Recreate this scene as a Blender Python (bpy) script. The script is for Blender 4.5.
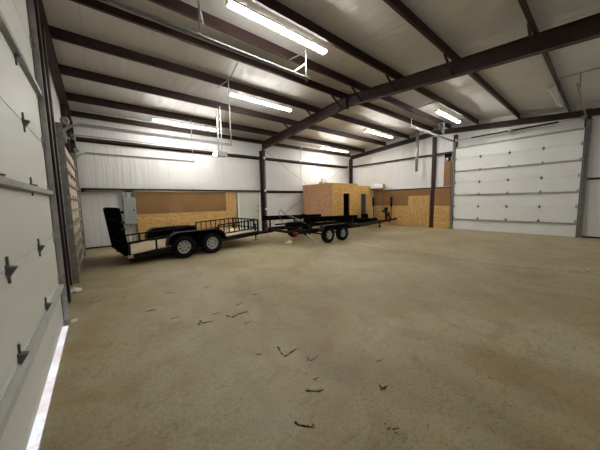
import bpy, bmesh, math, random
from mathutils import Vector, Matrix, noise
random.seed(7)
S = bpy.context.scene
for o in list(bpy.data.objects): bpy.data.objects.remove(o)

# ------------------------------------------------------------------ camera
cam = bpy.data.objects.new('camera', bpy.data.cameras.new('camera')); S.collection.objects.link(cam)
r_ = Vector((0.77551893, -0.63102697, -0.01937418)); u_ = Vector((0.07625656, 0.06316599, 0.99508542)); f_ = Vector((0.62670195, 0.77318498, -0.09710637))
Mx = Matrix((r_, u_, -f_)).transposed().to_4x4(); Mx.translation = Vector((0, 0, 1.669)); cam.matrix_world = Mx
cam.data.sensor_fit = 'HORIZONTAL'; cam.data.sensor_width = 36; cam.data.lens = 36 * 247.29 / 600
cam.data.clip_start = 0.02; cam.data.clip_end = 200
S.camera = cam
# ------------------------------------------------------------------ world, sun, exposure
W = bpy.data.worlds.new('world'); S.world = W; W.use_nodes = True
bg = W.node_tree.nodes['Background']; sky = W.node_tree.nodes.new('ShaderNodeTexSky')
sky.sky_type = 'HOSEK_WILKIE'; sky.sun_direction = Vector((-0.9, 0.1, 0.37)).normalized(); sky.turbidity = 3
W.node_tree.links.new(sky.outputs[0], bg.inputs[0]); bg.inputs[1].default_value = 1.0
sl = bpy.data.lights.new('sun', 'SUN'); sl.energy = 13; sl.angle = 0.02; sl.color = (0.42, 0.52, 1.0)
so = bpy.data.objects.new('sun', sl); S.collection.objects.link(so)
so.rotation_euler = Vector((0.90, -0.10, -0.37)).to_track_quat('-Z', 'Y').to_euler()
TUBE = 26.0            # emission of the fluorescent tubes
S.view_settings.view_transform = 'Standard'; S.view_settings.look = 'None'
S.view_settings.exposure = 1.9; S.view_settings.gamma = 1.0; S.view_settings.use_curve_mapping = False

# ------------------------------------------------------------------ helpers
class MB:
    def __init__(s): s.bm = bmesh.new()
    def hexa(s, P):
        v = [s.bm.verts.new(p) for p in P]
        for f in ((0,3,2,1),(4,5,6,7),(0,1,5,4),(1,2,6,5),(2,3,7,6),(3,0,4,7)): s.bm.faces.new([v[i] for i in f])
        return s
    def box(s, a, b):
        (x0,y0,z0),(x1,y1,z1) = a, b
        return s.hexa([(x0,y0,z0),(x1,y0,z0),(x1,y1,z0),(x0,y1,z0),(x0,y0,z1),(x1,y0,z1),(x1,y1,z1),(x0,y1,z1)])
    def bar(s, A, B, w, h, up=(0,0,1)):
        A = Vector(A); B = Vector(B); d = (B-A).normalized(); up = Vector(up)
        if abs(d.dot(up)) > .98: up = Vector((0,1,0))
        sd = d.cross(up).normalized(); uu = sd.cross(d).normalized(); sd *= w/2; uu *= h/2
        return s.hexa([A-sd-uu, A+sd-uu, B+sd-uu, B-sd-uu, A-sd+uu, A+sd+uu, B+sd+uu, B-sd+uu])
    def path(s, pts, r, n=8, closed=False):
        pts = [Vector(p) for p in pts]; rings = []; N = len(pts); prev = None
        for i, p in enumerate(pts):
            if closed: d = pts[(i+1) % N] - pts[i-1]
            else: d = pts[min(i+1, N-1)] - pts[max(i-1, 0)]
            d.normalize()
            if prev is None:
                a = Vector((0,0,1)) if abs(d.z) < .9 else Vector((1,0,0)); sd = d.cross(a).normalized()
            else: sd = (prev - d*prev.dot(d)).normalized()
            prev = sd; uu = d.cross(sd)
            rr = r[i] if isinstance(r, (list, tuple)) else r
            rings.append([s.bm.verts.new(p + (sd*math.cos(t) + uu*math.sin(t))*rr) for t in [2*math.pi*k/n for k in range(n)]])
        for i in range(N if closed else N-1):
            a, b = rings[i], rings[(i+1) % N]
            for k in range(n):
                f = s.bm.faces.new([a[k], a[(k+1) % n], b[(k+1) % n], b[k]]); f.smooth = True
        if not closed:
            s.bm.faces.new(rings[0][::-1]); s.bm.faces.new(rings[-1])
        return s
    def tube(s, A, B, r, n=10): return s.path([A, B], r, n)
    def lathe(s, prof, n=32, c=(0,0,0), ax='y', closed=True):
        rings = []
        for (rad, h) in prof:
            ring = []
            for k in range(n):
                t = 2*math.pi*k/n; a, b = rad*math.cos(t), rad*math.sin(t)
                p = {'y': (a, h, b), 'z': (a, b, h), 'x': (h, a, b)}[ax]
                ring.append(s.bm.verts.new(Vector(p) + Vector(c)))
            rings.append(ring)
        m = len(rings)
        for i in range(m if closed else m-1):
            a, b = rings[i], rings[(i+1) % m]
            for k in range(n):
                f = s.bm.faces.new([a[k], a[(k+1) % n], b[(k+1) % n], b[k]]); f.smooth = True
        if not closed:
            for rg in (rings[0], rings[-1]): s.bm.faces.new(rg)
        return s
    def prism(s, prof, A, B, ax):   # prof 2D points, extruded along axis ax from A to B
        def P(p, t): return {'x': (t, p[0], p[1]), 'y': (p[0], t, p[1]), 'z': (p[0], p[1], t)}[ax]
        a = [s.bm.verts.new(P(p, A)) for p in prof]; b = [s.bm.verts.new(P(p, B)) for p in prof]
        s.bm.faces.new(a); s.bm.faces.new(b[::-1]); n = len(prof)
        for i in range(n): s.bm.faces.new([a[i], b[i], b[(i+1) % n], a[(i+1) % n]])
        return s
    def build(s, name, m, parent=None, bevel=0, world=False):
        bm = s.bm
        if world and parent is not None:
            r = parent
            while r.parent: r = r.parent
            inv = (Matrix.Translation(r.location) @ r.rotation_euler.to_matrix().to_4x4()).inverted()
            bmesh.ops.transform(bm, matrix=inv, verts=bm.verts)
        bmesh.ops.recalc_face_normals(bm, faces=bm.faces)
        me = bpy.data.meshes.new(name); bm.to_mesh(me); bm.free(); me.materials.append(m)
        o = bpy.data.objects.new(name, me); S.collection.objects.link(o); o.parent = parent
        if bevel:
            b = o.modifiers.new('bevel', 'BEVEL'); b.width = bevel; b.segments = 2; b.limit_method = 'ANGLE'
        return o
def thing(name, label, cat, loc=(0,0,0), rot=(0,0,0), group=None):
    o = bpy.data.objects.new(name, None); S.collection.objects.link(o)
    o.location = loc; o.rotation_euler = rot; o.empty_display_size = .1
    o['label'] = label; o['category'] = cat
    if group: o['group'] = group
    return o
def tag(o, label, cat, group=None, kind=None):
    o['label'] = label; o['category'] = cat
    if group: o['group'] = group
    if kind: o['kind'] = kind
    return o
def struct(o, label=None):
    o['kind'] = 'structure'
    if label: o['label'] = label
    return o
def kids(o): return [c for c in bpy.data.objects if c.parent == o]
def copy_tree(o, parent=None):
    c = o.copy(); S.collection.objects.link(c); c.parent = parent
    for ch in kids(o): copy_tree(ch, c)
    return c
def arc(c, r, a0, a1, n, pl='xz'):
    o = []
    for i in range(n+1):
        a = math.radians(a0 + (a1-a0)*i/n); p, q = r*math.cos(a), r*math.sin(a)
        o.append({'xz': (c[0]+p, c[1], c[2]+q), 'yz': (c[0], c[1]+p, c[2]+q), 'xy': (c[0]+p, c[1]+q, c[2])}[pl])
    return o

# ------------------------------------------------------------------ materials
def nmat(name):
    m = bpy.data.materials.new(name); m.use_nodes = True; t = m.node_tree
    return m, t, t.nodes['Principled BSDF']
def N(t, typ, **kw):
    n = t.nodes.new('ShaderNode' + typ)
    for k, v in kw.items():
        if k in n.inputs: n.inputs[k].default_value = v
        else: setattr(n, k, v)
    return n
def ramp(t, src, stops):
    n = t.nodes.new('ShaderNodeValToRGB'); e = n.color_ramp.elements
    while len(e) < len(stops): e.new(.5)
    for i, (p, c) in enumerate(stops): e[i].position = p; e[i].color = (*c, 1) if len(c) == 3 else c
    t.links.new(src, n.inputs[0]); return n.outputs[0]
def coords(t, scale=(1,1,1), rot=(0,0,0)):
    g = N(t, 'TexCoord'); m = t.nodes.new('ShaderNodeMapping'); m.inputs['Scale'].default_value = scale; m.inputs['Rotation'].default_value = rot
    t.links.new(g.outputs['Object'], m.inputs[0]); return m.outputs[0]
def bump(t, b, src, strength, dist=.01, prev=None):
    n = N(t, 'Bump', Strength=strength, Distance=dist); t.links.new(src, n.inputs['Height'])
    if prev: t.links.new(prev, n.inputs['Normal'])
    t.links.new(n.outputs[0], b.inputs['Normal']); return n.outputs[0]
def mixc(t, fac, a, b, typ='MIX'):
    n = t.nodes.new('ShaderNodeMix'); n.data_type = 'RGBA'; n.blend_type = typ
    for k, v in ((0, fac), (6, a), (7, b)):
        if hasattr(v, 'is_output') or isinstance(v, bpy.types.NodeSocket): t.links.new(v, n.inputs[k])
        else: n.inputs[k].default_value = v if k == 0 else (*v, 1)
    return n.outputs[2]
def plain(name, col, rough=.5, metal=0., spec=.5, var=.12, vs=6.0, bs=.0):
    m, t, b = nmat(name); b.inputs['Roughness'].default_value = rough; b.inputs['Metallic'].default_value = metal
    b.inputs['Specular IOR Level'].default_value = spec
    n = N(t, 'TexNoise', Scale=vs, Detail=5.0); t.links.new(coords(t), n.inputs['Vector'])
    lo = tuple(c*(1-var) for c in col); hi = tuple(min(1, c*(1+var)) for c in col)
    t.links.new(ramp(t, n.outputs[0], [(.3, lo), (.7, hi)]), b.inputs['Base Color'])
    if bs: bump(t, b, n.outputs[0], bs)
    return m
def vinyl(name, col, scale, seam_axis):
    m, t, b = nmat(name); b.inputs['Roughness'].default_value = .42; b.inputs['Specular IOR Level'].default_value = .5
    n = N(t, 'TexNoise', Scale=1.0, Detail=4.0, Distortion=.4); t.links.new(coords(t, scale), n.inputs['Vector'])
    n2 = N(t, 'TexNoise', Scale=.7, Detail=3.0); t.links.new(coords(t), n2.inputs['Vector'])
    w = N(t, 'TexWave', Scale=.25, Distortion=.0); w.wave_type = 'BANDS'; w.bands_direction = seam_axis; w.wave_profile = 'SAW'
    t.links.new(coords(t), w.inputs['Vector'])
    s = ramp(t, w.outputs['Fac'], [(0, (.86,)*3), (.012, (.86,)*3), (.02, (1,1,1)), (1, (1,1,1))])
    c = mixc(t, 1., ramp(t, n2.outputs[0], [(.3, tuple(x*.93 for x in col)), (.7, col)]), s, 'MULTIPLY')
    t.links.new(c, b.inputs['Base Color'])
    bump(t, b, n.outputs[0], .6, .04); return m
M = {}
M['wall'] = vinyl('white_vinyl_wall', (.76, .76, .745), (9, 9, .5), 'X')
M['wall_y'] = vinyl('white_vinyl_end_wall', (.76, .76, .745), (9, 9, .5), 'Y')
M['roof'] = vinyl('white_vinyl_roof', (.66, .64, .61), (5, .8, 1), 'X')
M['red'] = plain('red_oxide_steel', (.029, .0115, .0095), .5, 0, .35, .22, 3.0)
M['galv'] = plain('galvanised_steel', (.42, .42, .41), .38, .75, .5, .15, 14)
M['dgalv'] = plain('dull_track_steel', (.26, .26, .25), .5, .5, .5, .2, 10)
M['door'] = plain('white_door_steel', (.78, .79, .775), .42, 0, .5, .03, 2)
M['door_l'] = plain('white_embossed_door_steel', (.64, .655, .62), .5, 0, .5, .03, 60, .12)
M['strut'] = plain('grey_door_strut', (.34, .345, .33), .5, .3, .5, .15, 8)
M['strut_lit'] = plain('lit_door_strut', (.50, .51, .49), .5, 0, .5, .06, 8)  # strut colour lightened to stand for light on its top face
M['strut_c'] = plain('tan_door_rib', (.34, .29, .21), .6, 0, .4, .15, 8)
M['hinge'] = plain('tarnished_hinge_steel', (.13, .13, .125), .5, .5, .5, .15, 8)
M['black'] = plain('black_paint', (.0035, .0035, .004), .45, 0, .22, .2, 9)
M['blackm'] = plain('matt_black', (.0028, .0028, .003), .95, 0, .05, .2, 9)
M['rubber'] = plain('tyre_rubber', (.007, .007, .0075), .85, 0, .15, .2, 20)
M['rim'] = plain('silver_wheel', (.48, .48, .47), .4, .3, .5, .1, 9)
M['redlens'] = plain('red_lens', (.35, .012, .015), .3)
M['pinklens'] = plain('faded_red_lens', (.42, .22, .18), .4)
M['white'] = plain('white_plastic', (.78, .78, .76), .45, 0, .5, .04)
M['panelgrey'] = plain('grey_enamel', (.30, .33, .335), .45, 0, .5, .05)
M['brown'] = plain('brown_hardboard', (.235, .125, .048), .6, 0, .3, .10, 1.2)
M['mandoor'] = plain('pale_green_door', (.56, .58, .50), .45, 0, .5, .07, 1.3)
M['dark'] = plain('painted_interior_shade', (.02, .016, .014), .8)  # near-black colour standing in for shade inside the room
M['cream'] = plain('cream_door_panel', (.60, .53, .40), .6, 0, .4, .14, 5)
M['paper'] = plain('crumpled_white', (.75, .75, .76), .6, 0, .4, .15, 40, .4)
M['rag'] = plain('pale_yellow_cloth', (.72, .70, .42), .8, 0, .2, .1, 20)
M['cord'] = plain('beige_cord', (.62, .53, .37), .8, 0, .2, .35, 14)
M['debris'] = plain('dark_leaf_litter', (.045, .030, .016), .9, 0, .2, .4, 60)
M['wire'] = plain('dark_wire', (.05, .05, .05), .5)
M['concrete_out'] = plain('outside_concrete', (.55, .53, .50), .9)
M['fixture'] = plain('white_fixture_enamel', (.72, .72, .70), .4, 0, .5, .03)
M['litbulb'] = None
def emis(name, col, s):
    m, t, b = nmat(name); b.inputs['Base Color'].default_value = (.8,.8,.8,1)
    b.inputs['Emission Color'].default_value = (*col, 1); b.inputs['Emission Strength'].default_value = s; return m
M['tube'] = emis('lit_fluorescent_tube', (1.0, .975, .925), TUBE)
M['tube_off'] = plain('unlit_fluorescent_tube', (.78, .78, .76), .25, 0, .5, .03)
M['litbulb'] = emis('lit_opener_lamp', (1, .93, .82), 22)
def planks():
    m, t, b = nmat('worn_deck_boards'); b.inputs['Roughness'].default_value = .75
    n = N(t, 'TexNoise', Scale=4.0, Detail=6.0); t.links.new(coords(t, (.6, 7, 1)), n.inputs['Vector'])
    w = N(t, 'TexWave', Scale=1.6); w.bands_direction = 'Y'; w.wave_profile = 'SAW'; t.links.new(coords(t), w.inputs['Vector'])
    g = ramp(t, w.outputs['Fac'], [(0, (.15,)*3), (.03, (.2,)*3), (.05, (1,1,1)), (1, (1,1,1))])
    c = mixc(t, 1., ramp(t, n.outputs[0], [(.3, (.34, .25, .15)), (.7, (.56, .46, .31))]), g, 'MULTIPLY')
    t.links.new(c, b.inputs['Base Color']); return m
M['planks'] = planks()
def plywood(name, a, c_, axis='h', knots=True):
    m, t, b = nmat(name); b.inputs['Roughness'].default_value = .62; b.inputs['Specular IOR Level'].default_value = .3
    sc = (1.1, 1.1, 9) if axis == 'h' else (9, 9, 1.1)
    n = N(t, 'TexNoise', Scale=1.4, Detail=6.0, Distortion=.8); t.links.new(coords(t, sc), n.inputs['Vector'])
    base = ramp(t, n.outputs[0], [(.28, a), (.72, c_)])
    v = N(t, 'TexVoronoi', Scale=3.6); sp = N(t, 'SeparateXYZ'); t.links.new(coords(t, (1, 1, 1.5) if axis == 'h' else (1.5, 1.5, 1)), sp.inputs[0])
    ad = N(t, 'Math'); ad.operation = 'ADD'; t.links.new(sp.outputs[0], ad.inputs[0]); t.links.new(sp.outputs[1], ad.inputs[1])
    cb = N(t, 'CombineXYZ'); t.links.new(ad.outputs[0], cb.inputs[0]); t.links.new(sp.outputs[2], cb.inputs[2]); v.voronoi_dimensions = '2D'
    cb2 = N(t, 'CombineXYZ'); t.links.new(ad.outputs[0], cb2.inputs[0]); t.links.new(sp.outputs[2], cb2.inputs[1]); t.links.new(cb2.outputs[0], v.inputs['Vector'])
    k = ramp(t, v.outputs['Distance'], [(0, (.16, .12, .10)), (.07, (.30, .25, .2)), (.13, (1,1,1)), (1, (1,1,1))])
    t.links.new(mixc(t, 1. if knots else 0., base, k, 'MULTIPLY'), b.inputs['Base Color']); return m
M['ply'] = plywood('pine_plywood', (.45, .26, .085), (.62, .40, .155))
M['ply_v'] = plywood('pine_plywood_upright', (.43, .25, .085), (.60, .39, .155), 'v')
def osb(name, a, b_, c_):
    m, t, b = nmat(name); b.inputs['Roughness'].default_value = .65; b.inputs['Specular IOR Level'].default_value = .3
    v = N(t, 'TexVoronoi', Scale=26.0, Randomness=1.0); t.links.new(coords(t, (1, 1, .55), (0, .5, .3)), v.inputs['Vector'])
    v2 = N(t, 'TexVoronoi', Scale=20.0); t.links.new(coords(t, (.5, .5, 1.1), (0, -.4, 0)), v2.inputs['Vector'])
    x = mixc(t, .5, v.outputs['Color'], v2.outputs['Color'])
    g = t.nodes.new('ShaderNodeRGBToBW'); t.links.new(x, g.inputs[0])
    t.links.new(ramp(t, g.outputs[0], [(.28, a), (.5, b_), (.72, c_)]), b.inputs['Base Color']); return m
M['osb'] = osb('strand_board', (.40, .23, .062), (.53, .325, .095), (.61, .40, .135))
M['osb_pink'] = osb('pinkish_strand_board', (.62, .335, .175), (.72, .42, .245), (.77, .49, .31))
def floor_mat():
    m, t, b = nmat('dusty_concrete'); co = coords(t)
    n1 = N(t, 'TexNoise', Scale=.42, Detail=5.0, Distortion=.6); t.links.new(co, n1.inputs['Vector'])
    n2 = N(t, 'TexNoise', Scale=2.2, Detail=8.0, Distortion=.4); t.links.new(coords(t, (1.0, .55, 1), (0, 0, .5)), n2.inputs['Vector'])
    n3 = N(t, 'TexNoise', Scale=38.0, Detail=6.0); t.links.new(co, n3.inputs['Vector'])
    base = ramp(t, n1.outputs[0], [(.30, (.290, .240, .136)), (.5, (.375, .325, .196)), (.68, (.435, .392, .258))])
    mott = ramp(t, n2.outputs[0], [(.3, (.62, .57, .50)), (.5, (.95, .94, .93)), (.75, (1.0, 1.0, 1.0))])
    c = mixc(t, .75, base, mott, 'MULTIPLY')
    c = mixc(t, .5, c, ramp(t, n3.outputs[0], [(.35, (.62, .58, .54)), (.55, (1, 1, 1))]), 'MULTIPLY')
    n5 = N(t, 'TexNoise', Scale=7.0, Detail=9.0, Distortion=1.2); n5.inputs['Roughness'].default_value = .65; t.links.new(coords(t, (1, 1.7, 1), (0, 0, .5)), n5.inputs['Vector'])
    c = mixc(t, .6, c, ramp(t, n5.outputs[0], [(.33, (.66, .60, .52)), (.48, (1, 1, 1)), (.70, (1.0, .99, .96)), (.76, (1.0, 1.0, 1.0))]), 'MULTIPLY')
    # rusty brown stain patches, kept where the floor has them
    n4 = N(t, 'TexNoise', Scale=1.15, Detail=6.0, Distortion=1.0); t.links.new(coords(t, (1, 1, 1), (0, 0, 1.0)), n4.inputs['Vector'])
    st = ramp(t, n4.outputs[0], [(.50, (0, 0, 0)), (.70, (1, 1, 1))])
    g = t.nodes.new('ShaderNodeRGBToBW'); t.links.new(st, g.inputs[0])
    mm = N(t, 'Math'); mm.operation = 'MULTIPLY'; t.links.new(g.outputs[0], mm.inputs[0]); mm.inputs[1].default_value = .5
    c = mixc(t, mm.outputs[0], c, (.27, .15, .065))
    # dark specks
    v = N(t, 'TexNoise', Scale=9.0, Detail=3.0, Distortion=1.5); t.links.new(coords(t, (1, 1.8, 1), (0, 0, .4)), v.inputs['Vector'])
    sp = ramp(t, v.outputs[0], [(.69, (1, 1, 1)), (.73, (.45, .36, .28))])
    c = mixc(t, .8, c, sp, 'MULTIPLY')
    t.links.new(c, b.inputs['Base Color'])
    t.links.new(ramp(t, n2.outputs[0], [(.3, (.42,)*3), (.7, (.62,)*3)]), b.inputs['Roughness'])
    b.inputs['Specular IOR Level'].default_value = .35
    bp = bump(t, b, n2.outputs[0], .15, .02); bp = bump(t, b, n5.outputs[0], .35, .015, bp); bump(t, b, n3.outputs[0], .15, .004, bp)
    return m
M['floor'] = floor_mat()

# ------------------------------------------------------------------ dimensions
XL, XR, YB, YF = -.5, 14.70, 12.14, .12     # inner faces of girts / columns
SL, SR, SB, SF = -.68, 14.88, 12.32, -.62   # insulation sheet faces
XF = 7.24
def rtop(y): return 4.87 + .0833*((12.2-y) if y > 6.1 else y)    # top of rafters / bottom of purlins

# ------------------------------------------------------------------ shell
struct(MB().box((SL-.2, SF-.2, -.2), (SR+.2, SB+.2, 0)).build('floor', M['floor']), 'tan brown stained concrete floor with mud marks')
struct(MB().box((-14, -8, -.25), (SL-.2, 20, -.005)).build('ground', M['concrete_out']))
struct(MB().box((SL-.1, SB, -.1), (SR+.1, SB+.1, 5.3)).build('wall_back', M['wall']), 'white vinyl insulated back wall')
struct(MB().box((SL-.1, SF-.1, -.1), (SR+.1, SF, 5.3)).build('wall_front', M['wall']))
# end walls with overhead door openings: pieces around the openings
D1 = (.25, 4.68, 4.27); D2 = (7.07, 10.73, 3.05); D3 = (.67, 5.10, 4.27)
b = MB()
for (y0, y1, z0, z1) in ((SF-.1, D1[0], 0, 5.7), (D1[0], D1[1], D1[2], 5.7), (D1[1], D2[0], 0, 5.7), (D2[0], D2[1], D2[2], 5.7), (D2[1], SB+.1, 0, 5.7)):
    b.box((SL-.1, y0, z0), (SL, y1, z1))
struct(b.build('wall_left', M['wall_y']))
b = MB()
for (y0, y1, z0, z1) in ((SF-.1, D3[0], 0, 5.7), (D3[0], D3[1], D3[2], 5.7), (D3[1], SB+.1, 0, 5.7)):
    b.box((SR, y0, z0), (SR+.1, y1, z1))
struct(b.build('wall_right', M['wall_y']), 'white vinyl insulated end wall beside the white overhead door')
# roof insulation, sagging between the purlins
PY = [1.15, 2.65, 4.20, 5.45, 6.35, 7.72, 9.28, 10.95]
sup = [-.3] + PY + [12.4]
def roofz(x, y):
    z = rtop(y) + .255
    for a, c in zip(sup, sup[1:]):
        if a <= y <= c:
            t = (y-a)/(c-a); s = math.sin(math.pi*t)
            z -= s*(.012 + .035*noise.noise(Vector((x*1.3, y*.5, 3))) + .018*noise.noise(Vector((x*7, y*.9, 1))))
    return z + .0
b = MB(); nx, ny = 240, 150; G = []
for i in range(nx+1):
    x = SL-.1 + (SR-SL+.2)*i/nx
    G.append([b.bm.verts.new((x, SF-.1 + (SB-SF+.2)*j/ny, roofz(x, SF-.1 + (SB-SF+.2)*j/ny))) for j in range(ny+1)])
for i in range(nx):
    for j in range(ny):
        f = b.bm.faces.new([G[i][j], G[i+1][j], G[i+1][j+1], G[i][j+1]]); f.smooth = True
for ya, yb in ((SF-.1, 6.1), (6.1, SB+.1)):
    za, zb = rtop(ya)+.31, rtop(yb)+.31
    b.hexa([(SL-.1, ya, za), (SR+.1, ya, za), (SR+.1, yb, zb), (SL-.1, yb, zb), (SL-.1, ya, za+.1), (SR+.1, ya, za+.1), (SR+.1, yb, zb+.1), (SL-.1, yb, zb+.1)])
o = b.build('ceiling', M['roof']); struct(o, 'white vinyl faced roof insulation between the purlins')
# base angles
struct(MB().box((SL, SB-.03, 0), (SR, SB, .06)).build('baseboard_back', M['red']))
struct(MB().box((SR-.03, D3[1]+.16, 0), (SR, SB-.03, .06)).box((SR-.03, SF, 0), (SR, D3[0]-.16, .06)).build('baseboard_right', M['red']))
struct(MB().box((SL, D2[1]+.16, 0), (SL+.03, SB-.03, .06)).box((SL, D1[1]+.16, 0), (SL+.03, D2[0]-.16, .06)).build('baseboard_left', M['red']))

# ------------------------------------------------------------------ door framing (channel jambs and headers)
def jamb(n, x0, x1, y0, y1, top, dz, hdr=.2):
    b = MB().box((x0, y0-.14, 0), (x1, y0+.03, top if n != 2 else 5.15)).box((x0, y1-.03, 0), (x1, y1+.14, top)).box((x0, y0+.03, dz-.04), (x1, y1-.03, dz+.015))
    return struct(b.build('trim_%d' % n, M['red']), 'dark red steel channel framing around the overhead door opening')
jamb(1, SL, XL-.052, D1[0], D1[1], 4.9, D1[2])
jamb(2, SL, XL-.052, D2[0], D2[1], 4.75, D2[2])
jamb(3, XR+.052, SR, D3[0], D3[1], 4.95, D3[2])

# ------------------------------------------------------------------ steel frame
def hsec(b, x, y, z0, z1, depth, w=.16, dirx=0, tf=.012, tw=.008):
    """upright I section; depth along y (dirx=0) or along x"""
    if dirx:
        b.box((x, y-w/2, z0), (x+tf, y+w/2, z1)).box((x+depth-tf, y-w/2, z0), (x+depth, y+w/2, z1)).box((x+tf, y-tw/2, z0), (x+depth-tf, y+tw/2, z1))
    else:
        b.box((x-w/2, y, z0), (x+w/2, y+tf, z1)).box((x-w/2, y+depth-tf, z0), (x+w/2, y+depth, z1)).box((x-tw/2, y+tf, z0), (x+tw/2, y+depth-tf, z1))
    return b
def column(x, y, z1, depth, dirx, label, w=.16):
    o = tag(hsec(MB(), x, y, 0.012, z1, depth, w, dirx).build('steel_column', M['red']), label, 'column', None, 'thing')
    bx = (x+.001, y-w/2-.03, x+depth-.001, y+w/2+.03) if dirx else (x-w/2-.03, y+.001, x+w/2+.03, y+depth-.001)
    MB().box((bx[0], bx[1], 0), (bx[2], bx[3], .012)).build('base_plate', M['red'], o)
    return o
cmid = column(XF, 11.98, 4.48, .32, 0, 'dark red steel frame column standing midway along the back wall', .18)
column(XF, -.60, 4.44, .3, 0, 'dark red steel frame column on the wall behind the photographer', .18)
column(XR-.1, 12.04, 4.62, .22, 1, 'dark red steel column in the far back corner', .16)
column(XR-.01, 6.20, 5.05, .18, 1, 'dark red steel end wall column between the plywood sheets', .16)
column(SL+.005, 5.80, 4.95, .18, 1, 'dark column between the two overhead doors on the near side wall', .16)
column(SL+.02, 12.08, 4.62, .18, 1, 'dark red steel column in the corner behind the ramp', .16)
# white and grey wiring on the middle column
t = thing('electrical_conduit', 'white conduit with small boxes clipped to the middle back wall column', 'conduit', (XF+.02, 11.95, 0))
MB().tube((0, 0, .4), (0, 0, 4.05), .012).build('pipe', M['galv'], t)
for z in (1.25, 2.28, 4.05): MB().box((-.05, -.03, z-.06), (.05, .02, z+.06)).build('junction_box', M['white'], t, .004)

def rafter(x, ya, yb, depth, label, w=.17, step=1):
    """sloping I beam in the plane x, from ya to yb"""
    b = MB(); tf = .014
    za, zb = rtop(ya)-.005, rtop(yb)-.005
    def sl(x0, x1, o0, o1):
        P = [(x0, ya, za-o1), (x1, ya, za-o1), (x1, yb, zb-o1), (x0, yb, zb-o1), (x0, ya, za-o0), (x1, ya, za-o0), (x1, yb, zb-o0), (x0, yb, zb-o0)]
        b.hexa(P)
    sl(x-w/2, x+w/2, 0, tf); sl(x-w/2, x+w/2, depth-tf, depth); sl(x-.006, x+.006, tf, depth-tf)
    if depth > .3:
        for y, z in ((yb, zb),): b.box((x-w/2, y-.012 if yb > ya else y, z-depth-.06), (x+w/2, y if yb > ya else y+.012, z-.02))
    return tag(b.build('roof_rafter', M['red']), label, 'rafter', None, 'thing')
r1 = rafter(XF, 12.13, 6.1, .37, 'large dark red steel rafter rising from the middle back column to the ridge')
r2 = rafter(XF, -.6, 6.1, .36, 'large dark red steel rafter crossing the roof from the ridge to the upper corner')
rafter(XR+.08, 12.13, 6.1, .24, 'dark red end wall rafter over the plywood wainscot', .16)
rafter(XR+.08, -.6, 6.1, .24, 'dark red end wall rafter above the far white overhead door', .16)
rafter(SL+.10, 12.13, 6.1, .24, 'dark red end wall rafter above the small far overhead door', .16)
rafter(SL+.10, -.6, 6.1, .24, 'dark red end wall rafter above the large near overhead door', .16)
def brace(y, side, par):
    s = 1 if side > 0 else -1
    zb = rtop(y)
    MB().bar((XF+s*.55, y, zb+.02), (XF+s*.03, y, zb-.32), .045, .045).build('flange_brace', M['red'], par, world=False)
for y, s in ((9.28, -1), (7.72, -1), (6.35, -1)): brace(y, s, r1)
for y, s in ((5.45, -1), (4.2, -1), (2.65, -1), (5.45, 1), (1.15, -1)): brace(y, s, r2)
# purlins
def zsec(y, z, d=.25, f=.065, th=.008):
    return [(y, z), (y, z+d-th), (y+f, z+d-th), (y+f, z+d), (y-th, z+d), (y-th, z+th), (y-f, z+th), (y-f, z)]
PL = {1.15: 'brown steel roof purlin beside the unlit tube fixture, nearest the upper picture corner',
      2.65: 'brown steel roof purlin crossing alone between the unlit fixture and the bright fixture row',
      4.20: 'brown steel roof purlin running along the brightest long tube light',
      5.45: 'brown steel ridge purlin directly above the shiny galvanised door track',
      6.35: 'dark ridge purlin on the back wall slope, seen just below the shiny door track',
      7.72: 'brown steel roof purlin carrying the middle row of tube lights',
      9.28: 'brown steel roof purlin between the middle and the far rows of tube lights',
      10.95: 'brown steel roof purlin carrying the far row of tube lights, next to the eave'}
for y in PY:
    tag(MB().prism(zsec(y, rtop(y)+.002), SL, SR, 'x').build('roof_purlin', M['red']), PL[y], 'purlin')
tag(MB().prism(zsec(12.22, 4.84, .20, .07), SL, SR, 'x').build('eave_strut', M['red']), 'brown steel eave strut along the top of the back wall', 'eave strut')
# girts (horizontal Z sections on the walls)
def girt_x(x0, x1, z, label):
    b = MB().box((x0, YB, z), (x1, SB-.006, z+.01)).box((x0, YB, z+.01), (x1, YB+.008, z+.075)).box((x0, SB-.014, z-.065), (x1, SB-.006, z))
    tag(b.build('wall_girt', M['red']), label, 'girt', None, 'thing')
def girt_y(y0, y1, z, xi, xs, label):
    s = .008 if xs > xi else -.008
    b = MB().box((min(xi, xs), y0, z), (max(xi, xs), y1, z+.01)).box((min(xi, xi+s), y0, z+.01), (max(xi, xi+s), y1, z+.075))
    tag(b.build('wall_girt', M['red']), label, 'girt', None, 'thing')
girt_x(SL+.23, XF-.1, 2.22, 'lower brown wall girt above the electrical panel and plywood')
girt_x(XF+.1, XR-.12, 2.22, 'lower brown wall girt running from the middle column to the strand board room')
girt_x(SL+.23, XF-.1, 4.05, 'upper brown wall girt on the back wall behind the door opener')
girt_x(XF+.1, XR-.12, 4.05, 'upper brown wall girt over the strand board room')
girt_y(6.30, 11.95, 4.05, XR, SR, 'upper brown girt on the end wall above the plywood, left of its column')
girt_y(5.26, 6.10, 4.05, XR, SR, 'short upper brown girt between the end wall column and the overhead door')
girt_y(6.30, 11.95, 2.20, XR, SR, 'lower brown girt on the end wall capping the brown boards, left of its column')
girt_y(5.26, 6.10, 2.20, XR, SR, 'short lower brown girt between the end wall column and the overhead door')
girt_y(SF, .5, 2.26, XR, SR, 'lower brown girt on the end wall beyond the far overhead door')
girt_y(10.9, 11.98, 2.22, XL-.01, SL, 'short brown girt in the corner beside the small far overhead door')
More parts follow.
